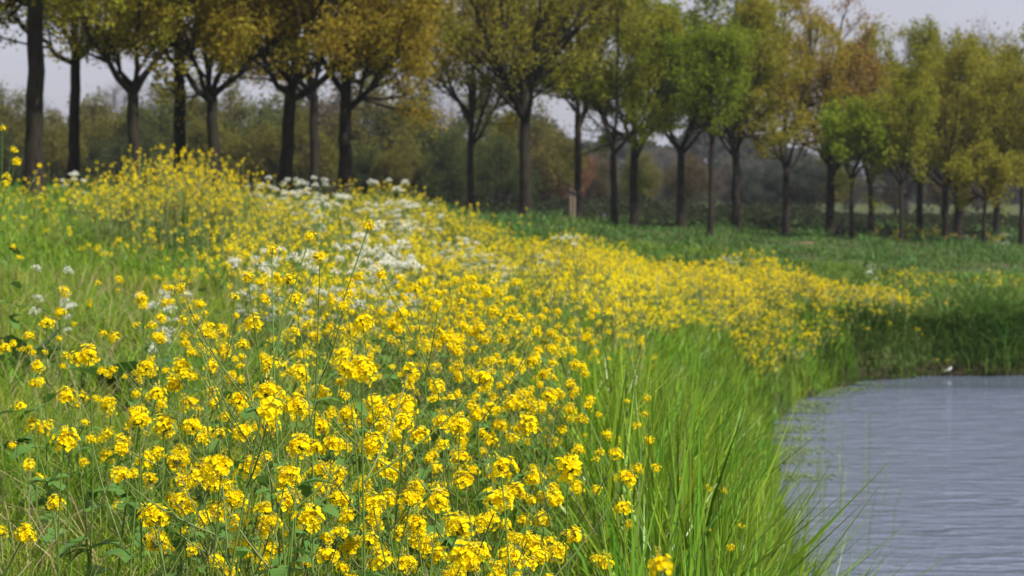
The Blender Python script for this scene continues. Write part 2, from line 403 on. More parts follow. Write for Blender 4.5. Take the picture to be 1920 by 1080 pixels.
    Nn = nrm(rand_dirs(len(o), r)+np.array([0, 0, .5]))
    cards(cb, o, leafsize*r.uniform(.55, 1.35, len(o)), N=Nn, aspect=.7, r=r)
    return tb.mesh('trunk', M[bark], True), cb.mesh('crown', M['leaf'])

ORANGE = (.32, .25, .025); RUST = (.32, .21, .04); OLIVE = (.29, .27, .028); GOLD = (.33, .27, .028); GREEN = (.20, .26, .02); YGREEN = (.25, .26, .022); LIME = (.24, .31, .02)
# px, distance, trunk px, fork py, crown top py, radius m, colour, leaves, extras, label
TR = [
 (-48, 31, 30, 100, -330, 2.2, OLIVE, 7000, dict(nlimb=5), 'tree at the far left edge, only its crooked limb reaching into view'),
 (65, 30, 36, -10, -420, 2.1, OLIVE, 9000, dict(nlimb=5, lean=(.06, 0)), 'nearest avenue tree with the thickest black trunk, on the left bank'),
 (138, 38, 23, 105, -350, 2.2, OLIVE, 11000, dict(lean=(.08, 0)), 'slim dark avenue tree just right of the thickest trunk'),
 (252, 36, 26, 165, -350, 2.1, OLIVE, 12000, dict(leader=False, nlimb=5), 'tree with a wide Y fork behind the yellow flowers on the left'),
 (337, 40, 26, 95, -360, 1.9, GOLD, 9000, dict(lean=(.02, 0)), 'straight trunk rising out of the tallest yellow flower clump'),
 (402, 37, 25, 180, -340, 2.0, GOLD, 12000, dict(leader=False, nlimb=5, lean=(-.02, 0)), 'tree with a low two-armed fork just right of the tallest flower clump'),
 (534, 38, 28, 175, -330, 2.1, ORANGE, 13000, dict(lean=(.12, 0), nlimb=6), 'grey leaning trunk with a bent limb on its left side'),
 (590, 44, 21, 180, -270, 2.0, ORANGE, 13000, dict(nlimb=6), 'slender dark trunk between the leaning grey trunk and the broad dark one'),
 (646, 38, 28, 195, -330, 2.3, ORANGE, 15000, dict(nlimb=6, lean=(.03, 0)), 'broad dark trunk with orange-brown crown beside the white flowers'),
 (882, 55, 15, 268, -120, 2.1, GOLD, 14000, dict(nlimb=6, leader=True), 'small tree standing alone with a side limb rising to the right'),
 (984, 46, 25, 225, -230, 2.15, OLIVE, 9000, dict(nlimb=8, arch=-.1), 'tall central tree whose many upright limbs show through thin leaves'),
 (1083, 54, 16, 235, -150, 1.9, OLIVE, 12000, dict(nlimb=5), 'straight grey trunk behind the wooden tree stake'),
 (1152, 52, 15, 290, -150, 1.9, YGREEN, 12000, dict(leader=False, nlimb=4, lean=(-.04, 0)), 'dark tree with a narrow fork leaning left, right of the stake'),
 (1188, 58, 18, 300, -120, 1.9, GREEN, 14000, dict(nlimb=5, low=3), 'grey trunk with green sprouts low down, at mid picture'),
 (1276, 58, 17, 282, -120, 2.0, GREEN, 17000, dict(leader=False, nlimb=5), 'fresh green tree with an even Y fork'),
 (1331, 50, 12, 262, 60, 1.1, GREEN, 6500, dict(nlimb=4, lean=(.05, 0)), 'thin straight young tree in front of the fresh green crowns'),
 (1379, 58, 18, 292, -90, 1.9, OLIVE, 13000, dict(nlimb=5), 'olive tree just right of the thin straight young one'),
 (1474, 60, 16, 318, -30, 1.8, GOLD, 9000, dict(nlimb=6, arch=.12), 'tree with long arching bare lower limbs and a yellow-brown crown'),
 (1556, 62, 18, 332, 15, 1.7, RUST, 6000, dict(nlimb=7, leader=True), 'thin-leaved tree with many dark limbs beside the black dog'),
 (1597, 56, 10, 335, 190, 1.0, LIME, 6500, dict(nlimb=4, low=1), 'young lime-green tree with a low crown'),
 (1632, 66, 12, 345, 55, 1.5, YGREEN, 9000, dict(nlimb=5, low=2), 'tree behind the young lime-green one, its trunk half leafy'),
 (1689, 56, 8, 345, 120, 1.2, YGREEN, 5500, dict(nlimb=4), 'thinnest young trunk right of the lime-green tree'),
 (1724, 68, 14, 345, 55, 1.7, YGREEN, 9000, dict(nlimb=5), 'dark trunk with yellow flowers at its foot'),
 (1772, 62, 14, 345, 80, 2.1, OLIVE, 13000, dict(leader=False, nlimb=6, arch=.05), 'dark front trunk of the close pair at the right'),
 (1796, 66, 17, 350, 72, 2.0, YGREEN, 11000, dict(nlimb=5), 'lighter rear trunk of the close pair at the right'),
 (1845, 56, 8, 375, 270, 1.0, OLIVE, 4500, dict(nlimb=4), 'small young tree with a low crown near the right edge'),
 (1868, 68, 13, 350, 95, 1.7, YGREEN, 9000, dict(nlimb=5, low=1), 'second trunk from the right edge'),
 (1915, 58, 10, 350, 65, 1.6, OLIVE, 9000, dict(nlimb=5), 'tree on the very right edge of the avenue'),
 (1985, 60, 15, 330, 60, 2.0, YGREEN, 9000, dict(nlimb=5), 'tree just outside the right edge whose crown leans in'),
]
def build_avenue():
    for i, (px, d, wpx, fpy, tpy, W, colr, nl, ex, lab) in enumerate(TR):
        b = P(px, 440, d); x, y = b[0], b[1]; g = gz(x, y)
        F = P(px, fpy, d)[2]-g; H = max(P(px, max(tpy, -210) if i else tpy, d)[2]-g, F+1.2)
        r0 = wpx*d/FPX*.5
        ls = .085 if d < 48 else .095
        tm, cm = tree_meshes(100+i*7, H, F, W*1.14, r0, leaves=int(nl*1.9), leafsize=ls*.86, **ex)
        t = empty('avenue_tree', (x, y, g), 0, lab, 'tree', 'trees of the avenue beside the pond')
        obj('trunk', tm, t); obj('crown', cm, t, color=colr)
build_avenue()

def copy_tree(src, loc, rz, s, colr, label, cat, group, sz=None):
    c = src.copy(); COL.objects.link(c); c.location = loc; c.rotation_euler = (0, 0, rz); c.scale = (s, s, s*(sz or 1))
    tag(c, label, cat, group)
    for ch in src.children:
        d = ch.copy(); COL.objects.link(d); d.parent = c
        if colr and d.name.startswith('crown'): d.color = (*colr, 1)
    return c

def build_woods():
    r = np.random.default_rng(5)
    protos = []
    specs = [dict(H=6, F=.7, W=2.7, r0=.14, nlimb=8, leaves=11000, leafsize=.16, clump=.2, fork=1),
             dict(H=6.5, F=1.0, W=2.4, r0=.14, nlimb=7, leaves=12000, leafsize=.15, clump=.22),
             dict(H=7, F=.8, W=2.6, r0=.13, nlimb=13, leaves=3500, leafsize=.09, clump=.12, bark='greybark', k2=11, k3=12, leader=False),
             dict(H=6, F=.5, W=2.2, r0=.12, nlimb=8, leaves=14000, leafsize=.17, clump=.25)]
    for i, s in enumerate(specs):
        tm, cm = tree_meshes(900+i, **s)
        t = empty('woodland_tree', (0, 0, 0)); obj('trunk', tm, t); obj('crown', cm, t); protos.append(t)
    used = [False]*4
    OLV = (.17, .16, .03); DG = (.075, .095, .028); BR = (.14, .11, .05); RD = (.27, .13, .07); BL = (.09, .105, .075); YG = (.12, .14, .03); GY = (.17, .15, .12)
    G = 'trees of the wood behind the avenue'
    NM = {65: 'thickest trunk', 252: 'wide Y fork', 402: 'low two-armed fork', 534: 'leaning grey trunk', 646: 'broad dark trunk', 882: 'lone small tree', 984: 'tall central tree', 1083: 'wooden stake', 1188: 'sprouting grey trunk', 1276: 'even Y fork', 1379: 'olive tree', 1474: 'arching bare limbs', 1556: 'black dog', 1632: 'lime-green tree', 1724: 'trunk with flowers at its foot', 1784: 'close pair of trunks', 1868: 'second trunk from the right'}
    def put(k, px, d, top, colr, lab, wide=1.0):
        if lab in LB.values():
            q = min(NM, key=lambda a: abs(a-px)); lab = lab+(' behind the ' if abs(q-px) < 22 else ' left of the ' if px < q else ' right of the ')+NM[q]
            if px < -30: lab = lab.split(' left of')[0]+' beyond the left edge'
            if px > 1930: lab = lab.split(' right of')[0]+' beyond the right edge'
        b = P(px, 440, d); g = gz(b[0], b[1]); Hn = P(px, top, d)[2]-g
        src = protos[k]; s = Hn/specs[k]['H']; ww = wide
        if not used[k]:
            used[k] = True; src.location = (b[0], b[1], g); src.scale = (s*ww, s*ww, s); tag(src, lab, 'tree', G)
            for ch in src.children:
                if ch.name.startswith('crown'): ch.color = (*colr, 1)
        else:
            c = copy_tree(src, (b[0], b[1], g-.1), r.uniform(0, 6.28), s*ww, colr, lab, 'tree', G, 1/ww)
    LB = {'o': 'taller olive tree of the wood', 'd': 'low dark green tree of the wood',
          'g': 'bare grey-twigged tree of the wood', 'b': 'far hazy blue-green tree'}
    # front line of the wood, left to right (type, px, dist, top py, colour, label key)
    rows = []
    for px in range(-260, 1000, 92):
        rows.append((3 if r.random() < .4 else 0, px+r.uniform(-25, 25), r.uniform(74, 84), r.uniform(215, 280), DG if r.random() < .5 else OLV, 'd'))
    for px in range(-280, 1010, 84):
        rows.append((r.choice([0, 1]), px+r.uniform(-30, 30), r.uniform(90, 102), r.uniform(140, 205), OLV if r.random() < .55 else (YG if r.random() < .5 else BR), 'o'))
    for px in range(-300, 1000, 190):
        rows.append((2, px+r.uniform(-50, 50), r.uniform(105, 115), r.uniform(130, 180), GY, 'g'))
    for px in range(1050, 2200, 80):
        rows.append((r.choice([0, 1, 2, 3]), px+r.uniform(-25, 25), r.uniform(102, 118), r.uniform(275, 335), [OLV, BL, GY, DG, BR][r.integers(0, 5)], 'g' if r.random() < .3 else 'd'))
    for px in range(1080, 2200, 130):
        rows.append((r.choice([1, 2, 0]), px+r.uniform(-25, 25), r.uniform(135, 160), r.uniform(285, 330), [BL, GY, BL, OLV][r.integers(0, 4)], 'b'))
    for px in (1400, 1455, 1510): rows.append((3, px, 100, 305+r.uniform(-10, 15), BL, 'b'))
    for k, px, d, top, c, lk in rows: put(int(k), px, d, top, c, LB[lk])
    put(0, 1045, 96, 275, RD, 'red-brown spreading tree behind the wooden stake', 1.15)
    put(1, 905, 84, 238, YG, 'yellow-green tree between the lone small tree and the central tall one')
    put(1, 1290, 100, 285, BR, 'pale brown tree behind the even Y fork')
    put(2, 1120, 120, 268, GY, 'bare purple-grey tree in the gap right of the stake')
    put(0, 1010, 99, 268, RD, 'russet bushy tree close right of the tall central trunk', 1.0); put(2, 1230, 118, 262, GY, 'pale bare tree seen right of the sprouting grey trunk', 1.1); put(2, 1430, 125, 285, GY, 'hazy bare tree left of the arching bare limbs', 1.3)
    put(2, 1800, 95, 18, GY, 'tall bare grey-twigged tree above the right-hand crowns', 1.05)
    put(2, 1700, 100, 80, GY, 'bare grey treetop left of the tallest bare one', 1.0)
    put(2, 1935, 98, 60, GY, 'bare grey treetop at the right edge', 1.0)
    put(2, 765, 110, 175, GY, 'pale bare tree in the gap right of the broad dark trunk', 1.0)
    # far woodland mass on the horizon
    mb = MB(); n = 30000
    az = r.uniform(-.42, .42, n); d = r.uniform(190, 260, n); x = np.tan(az)*d
    top = 5.5+2.2*np.sin(az*23)+1.6*np.sin(az*61+1)+1.0*np.sin(az*140)
    z = r.uniform(0, 1, n)**.8*top+.8
    cards(mb, np.stack([x, d, z], -1), r.uniform(.7, 1.8, n), aspect=.8, r=r)
    o = obj('distant_woodland', mb.mesh('distant_woodland', M['leaf']), color=(.07, .075, .06))
    tag(o, 'far wood closing the horizon behind all the trees', 'wood', kind='stuff')
build_woods()

# ------------------------------------------------------------------ meadow vegetation
def interp(y, tab):
    t = np.array(tab); return np.interp(y, t[:, 0], t[:, 1])
def flower_density(x, y):
    xL = interp(y, [(0, -.5), (2.5, -.58), (4, -1.0), (6, -1.5), (8, -1.5), (10, -1.6), (13, -2.6), (15, -3.5), (20, -4.7), (25, -5.5), (28, -4.5), (31, -1)])
    xR = interp(y, [(0, .05), (2.5, .1), (4, .16), (6, .3), (10, .62), (15, 1.2), (19, 1.75), (22, 2.5), (25, 3.7), (28, 5.0), (31, 4.2)])
    e = np.clip((x-xL)/(.25+.05*y), 0, 1)*np.clip((xR-x)/(.05+.02*y), 0, 1)
    patch = .55+.45*np.sin(x*1.9+y*.7)*np.sin(y*.9-x*.8+1)
    gap = np.exp(-(((x+2.1)/1.1)**2+((y-12)/2.4)**2))           # open lawn at the left
    gap2 = np.exp(-(((x+.6)/1.3)**2+((y-31)/2.5)**2))
    right = np.clip((x-.2)/1.0, 0, 1)*np.clip((y-12)/4, 0, 1)
    e = e*np.clip((27.0+np.clip(x-2, 0, 4)*.35+.5*np.sin(x*2.3)-y)/.8, 0, 1)**np.where(x > -1.0, 1, 0)
    patch = patch*np.clip(.62+.85*np.sin(x*3.3+2*np.sin(y*1.1))*np.sin(y*1.3+x), .10, 1.25)
    left = np.clip((1.2-x)/2.0, 0, 1)*np.clip((y-11)/4, 0, 1)
    return e*np.clip(patch*(1-.25*right)+right*.76, .10, .95)*(1-.92*gap)*(1-.8*gap2)*(1-.66*left)

def sample(n, d0, d1, a=1.0, marg=1.2, r=rng):
    """points in a wedge ahead of the camera, wider than the view; density ~ distance^(a-1)"""
    u = r.uniform(0, 1, n); d = (d0**(a+1)+(d1**(a+1)-d0**(a+1))*u)**(1/(a+1))
    x = r.uniform(-1, 1, n)*(d*.257*1.12+marg)
    return x, d

def build_grass():
    r = np.random.default_rng(21)
    # green blades over the bank and lawn
    mb = MB(); dry = MB()
    for n, d0, d1, a, wd in ((95000, 1.6, 8, .3, .0042), (90000, 6, 16, .4, .007), (80000, 14, 36, .5, .015)):
        x, y = sample(n, d0, d1, a, .8, r); pd = pond_dist(x, y)
        k = pd > .55; x, y, pd = x[k], y[k], pd[k]
        fd = flower_density(x, y)
        tuft = .5+.5*np.sin(x*5.3+1.7*np.sin(y*3.1))*np.sin(y*4.1+x*1.3)
        h = (.13+.13*tuft+.12*fd)*r.uniform(.55, 1.25, len(x))
        h *= np.where(y > 24, .8, 1)
        z = ground_z(x, y, pd)
        blades(mb, np.stack([x, y, z-.01], -1), h, wd*r.uniform(.6, 1.5, len(x)), r.uniform(.1, .95, len(x)), 2, r=r)
    tag(obj('grass', mb.mesh('grass', M['grass'])), 'bright green grass growing over the near bank between the flowers', 'grass', kind='stuff')
    # dry stalks
    x, y = sample(7000, 2.0, 14, .3, .6, r); pd = pond_dist(x, y); k = (pd > .6); x, y, pd = x[k], y[k], pd[k]
    z = ground_z(x, y, pd); blades(dry, np.stack([x, y, z], -1), r.uniform(.2, .42, len(x)), .0022*r.uniform(.7, 1.6, len(x))*(1+y*.05), r.uniform(.3, 1.5, len(x)), 3, r=r)
    # flattened dry tussocks at the lower left
    for (px, py, d, n) in ((250, 1000, 3.3, 90), (60, 1000, 3.4, 60), (430, 1010, 3.2, 70), (180, 900, 4, 50), (350, 1060, 3.0, 60)):
        c = P(px, py, d); g = gz(c[0], c[1])
        b = np.stack([c[0]+r.normal(0, .03, n), c[1]+r.normal(0, .05, n), np.full(n, g)], -1)
        blades(dry, b, r.uniform(.22, .36, n), .0026, r.uniform(.6, 1.6, n), 3, r=r, az=r.normal(2.9 if px > 200 else .3, .5, n))
    # reeds along the water
    mb = MB()
    n = 46000
    y = 2.2+(27-2.2)*r.uniform(0, 1, n)**1.15
    sx = np.interp(y, POND[1:13, 1], POND[1:13, 0])
    off = r.uniform(-.04, 1.0, n)*np.where(r.uniform(0, 1, n) < .7, 1.15, 1.6)
    x = sx-off; pd = pond_dist(x, y); k = (pd > -.1) & (off < np.interp(y, [2, 3, 5, 8, 12], [.55, .6, .72, 1.0, 1.6])*r.uniform(.85, 1.1, len(y))); x, y, pd, off = x[k], y[k], pd[k], off[k]
    z = ground_z(x, y, pd)
    env = np.clip(1-(off-.5)*.65, .28, 1)*np.interp(y, [2, 4, 6, 7.5, 10, 13, 17, 22, 27], [.95, 1.05, 1.08, .95, .64, .42, .36, .38, .40])
    h = env*r.uniform(.45, 1.08, len(x))
    az = r.uniform(0, 6.28, len(x))      # most lean towards the water
    wd = np.interp(y, [2, 6, 12, 27], [.0085, .010, .012, .016])*r.uniform(.4, 1.6, len(x))
    blades(mb, np.stack([x, y, z-.02], -1), h, wd, r.uniform(.03, .62, len(x))**1.2, 3, r=r, az=az)
    kd = r.uniform(0, 1, len(x)) < .05
    blades(dry, np.stack([x, y, z-.02], -1)[kd], h[kd]*.85, wd[kd]*.5, r.uniform(.1, 1.3, int(kd.sum())), 3, r=r)
    # a few broad leaves
    n = 260; y = r.uniform(3, 9, n); sx = np.interp(y, POND[1:13, 1], POND[1:13, 0]); x = sx-r.uniform(.1, .7, n); pd = pond_dist(x, y); z = ground_z(x, y, pd)
    blades(mb, np.stack([x, y, z], -1), r.uniform(.45, .8, n), r.uniform(.014, .024, n), r.uniform(.1, .45, n), 4, r=r)
    tag(obj('reeds', mb.mesh('reeds', M['reed'])), 'tall bright green reed blades lining the near edge of the pond', 'reeds', kind='stuff')
    tag(obj('dry_grass', dry.mesh('dry_grass', M['dry'])), 'straw-coloured dry stalks and bent tufts among the flowers', 'dry grass', kind='stuff')
    # shaggy grass on the far bank
    mb = MB()
    n = 70000; x = r.uniform(2.2, 15, n); y = r.uniform(20.5, 35, n); pd = pond_dist(x, y)
    k = (pd > -.03) & ((pd < 2.2) | (r.uniform(0, 1, n) < .45)) & ((y > 25.5) | (pd < 2.5)); x, y, pd = x[k], y[k], pd[k]
    z = ground_z(x, y, pd)
    h = np.where(pd < 1.9, np.where(x < 6, .30, .42)+.14*np.sin(x*2.1)*np.sin(x*.9+1), .2)*r.uniform(.5, 1.25, len(x))
    blades(mb, np.stack([x, y, z], -1), h, .022*r.uniform(.6, 1.3, len(x)), r.uniform(.1, 1.1, len(x)), 2, r=r, az=np.where(pd < 1.2, r.normal(-1.5, .9, len(x)), r.uniform(0, 6.28, len(x))))
    n = 60000; x = r.uniform(3.2, 15, n); y = r.uniform(25.5, 28.6, n); pd = pond_dist(x, y); k = (pd > -.04) & (pd < .75); x, y, pd = x[k], y[k], pd[k]
    blades(mb, np.stack([x, y, ground_z(x, y, pd)], -1), np.interp(pd, [0, .2, .7], [.24, .36, .42])*np.where(x < 6.2, .7, 1)*r.uniform(.5, 1.2, len(x)), .018*r.uniform(.6, 1.3, len(x)), r.uniform(.3, 1.5, len(x)), 3, r=r, az=r.normal(-1.5, .7, len(x)))
    tag(obj('bank_grass', mb.mesh('bank_grass', M['bankgrass'])), 'long dark grass hanging over the far bank of the pond', 'grass', kind='stuff')
    # meadow under and behind the avenue
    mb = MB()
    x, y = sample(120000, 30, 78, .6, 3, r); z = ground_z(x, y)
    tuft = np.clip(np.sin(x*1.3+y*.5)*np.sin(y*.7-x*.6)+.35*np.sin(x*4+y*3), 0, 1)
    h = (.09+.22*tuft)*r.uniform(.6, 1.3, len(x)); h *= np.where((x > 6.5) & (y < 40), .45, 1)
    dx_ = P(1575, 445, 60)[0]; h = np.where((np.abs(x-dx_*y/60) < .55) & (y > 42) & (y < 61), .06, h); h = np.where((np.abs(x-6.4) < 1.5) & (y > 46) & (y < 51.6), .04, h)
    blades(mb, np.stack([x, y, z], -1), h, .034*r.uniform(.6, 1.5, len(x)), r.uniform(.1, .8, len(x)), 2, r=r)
    tag(obj('meadow_grass', mb.mesh('meadow_grass', M['backgrass'])), 'meadow grass under the avenue trees, its green darkened for their shade', 'grass', kind='stuff')
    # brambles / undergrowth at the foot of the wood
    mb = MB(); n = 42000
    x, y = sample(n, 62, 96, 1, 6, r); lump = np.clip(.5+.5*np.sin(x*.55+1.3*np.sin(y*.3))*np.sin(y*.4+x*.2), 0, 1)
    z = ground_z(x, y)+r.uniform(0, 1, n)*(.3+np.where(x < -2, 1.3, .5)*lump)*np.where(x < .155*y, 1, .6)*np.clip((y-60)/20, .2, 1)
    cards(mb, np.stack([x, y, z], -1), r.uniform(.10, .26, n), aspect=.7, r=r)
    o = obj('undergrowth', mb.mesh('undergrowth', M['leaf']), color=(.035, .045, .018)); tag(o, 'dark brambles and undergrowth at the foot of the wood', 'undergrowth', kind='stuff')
    # stems standing in the water
    mb = MB(); n = 46
    xs = []
    for _ in range(n):
        yy = r.uniform(14, 24); xx = np.interp(yy, POND[1:13, 1], POND[1:13, 0])+abs(r.normal(0, .35))+.05
        hh = r.uniform(.3, .8); a = r.normal(0, .12, 2)
        xs.append([[xx, yy, -.1], [xx+a[0]*hh*.4, yy+a[1]*.4, hh*.5], [xx+a[0]*hh, yy+a[1], hh]])
    for px, py in ((1563, 760), (1572, 762), (1538, 770), (1673, 1010), (1656, 950), (1615, 940), (1625, 1050)):
        d = 2.6*FPX/(py-350)*1.0; c = P(px, py, d); xs.append([[c[0], d, -.1], [c[0]+.02, d, .22], [c[0]+r.uniform(-.05, .08), d, r.uniform(.3, .5)]])
    tubes(mb, np.array(xs), np.tile([.0035, .003, .0018], (len(xs), 1)), 3)
    tag(obj('water_stems', mb.mesh('water_stems', M['stem'])), 'thin dark rush stems standing in the shallow water', 'rushes', kind='stuff')
    # duckweed mats by the left shore
    mb = MB(); n = 5200
    y = r.uniform(17.5, 26.5, n); sx = np.interp(y, POND[1:13, 1], POND[1:13, 0]); o_ = np.abs(r.normal(0, .28, n)); x = sx+o_-.05
    keep = (np.sin(y*5.1+x)*np.sin(y*1.7+x*2.0) > -.15); x, y = x[keep], y[keep]
    Nn = np.tile([0., 0, 1], (len(x), 1)); cards(mb, np.stack([x, y, np.full(len(x), .006)+r.uniform(0, .004, len(x))], -1), r.uniform(.02, .07, len(x)), N=Nn, aspect=.9, r=r)
    tag(obj('duckweed', mb.mesh('duckweed', M['duckweed'])), 'pale green mats of floating weed by the reed edge', 'water weed', kind='stuff')
build_grass()

# --- mustard plants
def head_mesh(seed, nf=24, tall=1.0, lod=0):
    r = np.random.default_rng(seed); mb = MB()
    i = np.arange(nf); ph = i*2.39996+r.uniform(0, .5, nf)
    u = (i+.5)/nf                                     # 0 = top, 1 = lower rim
    el = 1.45-2.2*u**.85
    rad = .0175*(.84+.46*r.uniform(-1, 1, nf))
    n = np.stack([np.cos(ph)*np.cos(el), np.sin(ph)*np.cos(el), np.sin(el)], -1)
    c = n*rad[:, None]*np.array([1, 1, .85*tall]); c[:, 2] -= .004*tall
    fn = nrm(n+np.array([0, 0, .45])+r.normal(0, .25, n.shape))
    a = nrm(np.cross(fn, rand_dirs(nf, r))); b = np.cross(fn, a)
    Rf = (.0055 if lod == 0 else .0078)*r.uniform(.8, 1.15, nf)
    k = 4 if lod == 0 else 2
    for p in range(k):
        th = p*2*math.pi/k
        dd = a*math.cos(th)+b*math.sin(th); ss = -a*math.sin(th)+b*math.cos(th)
        wv = .50 if lod == 0 else .8
        V = np.stack([c-fn*.001, c+dd*Rf[:, None]*.62+ss*Rf[:, None]*wv+fn*.0012, c+dd*Rf[:, None]+fn*.0006, c+dd*Rf[:, None]*.62-ss*Rf[:, None]*wv+fn*.0012], 1)
        mb.add(V.reshape(-1, 3), np.arange(nf*4).reshape(-1, 4), m=0)
    if lod == 0:
        # flower stalks and the knot of buds on top
        st = np.stack([np.tile([0, 0, -.012*tall], (nf, 1)), c-fn*.001], 1); tubes(mb, st, np.full((nf, 2), .0005), 3, m=1)
        nb = 9; bc = r.normal(0, .0035, (nb, 3))+[0, 0, .0125*tall]
        for q in bc:
            s = .0018; V = q+np.array([[s, 0, 0], [0, s, 0], [-s, 0, 0], [0, -s, 0], [0, 0, s*1.8], [0, 0, -s*1.8]])
            mb.add(V, None, [(0, 1, 4), (1, 2, 4), (2, 3, 4), (3, 0, 4), (1, 0, 5), (2, 1, 5), (3, 2, 5), (0, 3, 5)], m=2)
    return mb
HEADS = [head_mesh(300+i, nf, tl).mesh('flower_head', [M['yellow'], M['stem'], M['bud']]) for i, (nf, tl) in enumerate([(52, 1), (58, 1.1), (40, .9), (66, 1.35), (20, .8), (30, 1.0), (46, 1.0)])]
def leaf_mesh(seed, n=6, lobes=True):
    """a lobed leaf, folded along the midrib, arching; unit length 1"""
    r = np.random.default_rng(seed); k = 7
    t = np.linspace(0, 1, k); w_ = (.06+.20*np.sin(t*math.pi)**.8)*(1+(.45*np.array([0, .5, -.6, .5, -.5, .4, 0]) if lobes else 0)); w_[-1] = .004; w_[0] = .02
    z = .35*t-.45*t*t
    Vc = np.stack([t, np.zeros(k), z], -1); Vl = np.stack([t, w_, z+w_*.35], -1); Vr = np.stack([t, -w_, z+w_*.35], -1)
    Vl += r.normal(0, .012, Vl.shape); Vr += r.normal(0, .012, Vr.shape)
    V = np.concatenate([Vc, Vl, Vr]); Q = []
    for i in range(k-1): Q += [(i, i+1, k+i+1, k+i), (i+1, i, 2*k+i, 2*k+i+1)]
    mb = MB(); mb.add(V, Q); return mb
LEAVES = [leaf_mesh(400+i).mesh('leaf', M['leaf2'], True) for i in range(4)]
DOCKS = [leaf_mesh(450+i, lobes=False).mesh('leaf', M['dock'], True) for i in range(3)]

def plant_layout(r, H, nside, lean, hs=1.0):
    """stem tubes + head spots + leaf spots of one branching plant"""
    k = 7; t = np.linspace(0, 1, k)[:, None]
    topp = np.array([lean[0], lean[1], H])
    c = np.array([lean[0]*.2+r.normal(0, .03), lean[1]*.2+r.normal(0, .03), H*.5])
    main = ((1-t)**2*0+2*t*(1-t)*c+t*t*topp)
    T = [(main, .0030, .0011)]; heads = [(main[-1], main[-1]-main[-2], 1.0*hs)]
    for i in range(nside):
        u = r.uniform(.38, .85); j = int(u*(k-1)); s = main[j]*(1-(u*(k-1)-j))+main[min(j+1, k-1)]*(u*(k-1)-j)
        az = r.uniform(0, 6.28); ln = r.uniform(.10, .24)*(H/.6); e = s+np.array([math.cos(az)*ln*.62, math.sin(az)*ln*.62, ln*r.uniform(.75, 1.15)])
        e[2] = min(e[2], H-.015)
        cc = s+(e-s)*.5+np.array([math.cos(az), math.sin(az), -.3])*ln*.10
        b = np.array([(1-q)**2*s+2*q*(1-q)*cc+q*q*e for q in np.linspace(0, 1, k)])
        T.append((b, .0018, .0009)); heads.append((e, b[-1]-b[-2], r.uniform(.5, .9)*hs))
    lv = []
    for i in range(r.integers(6, 10)):
        u = r.uniform(.05, .8); p = main[int(u*(k-1))]; lv.append((p, r.uniform(0, 6.28), (.12-.09*u)*r.uniform(.6, 1.2), r.uniform(-.5, .35)))
    return T, heads, lv

def stem_into(mb, r, T, heads, pods=True, sides=4, off=(0, 0, 0), m=0):
    off = np.array(off)
    Pn = np.array([t[0] for t in T])+off; Rr = np.array([np.linspace(t[1], t[2], Pn.shape[1]) for t in T]); tubes(mb, Pn, Rr, sides, m)
    if pods:
        ps = []
        for t in T:
            p = t[0]; n = r.integers(3, 8)
            for _ in range(n):
                u = r.uniform(.55, .95); j = int(u*6); s = p[j]+(p[min(j+1, 6)]-p[j])*(u*6-j); az = r.uniform(0, 6.28); ln = r.uniform(.012, .028)
                ps.append([s, s+np.array([math.cos(az)*.7, math.sin(az)*.7, .35])*ln*.5, s+np.array([math.cos(az)*.8, math.sin(az)*.8, .8])*ln])
        tubes(mb, np.array(ps)+off, np.tile([.0006, .0010, .0004], (len(ps), 1)), 3, m)

def quat_up(n):
    return Vector(n).normalized().to_track_quat('Z', 'Y')

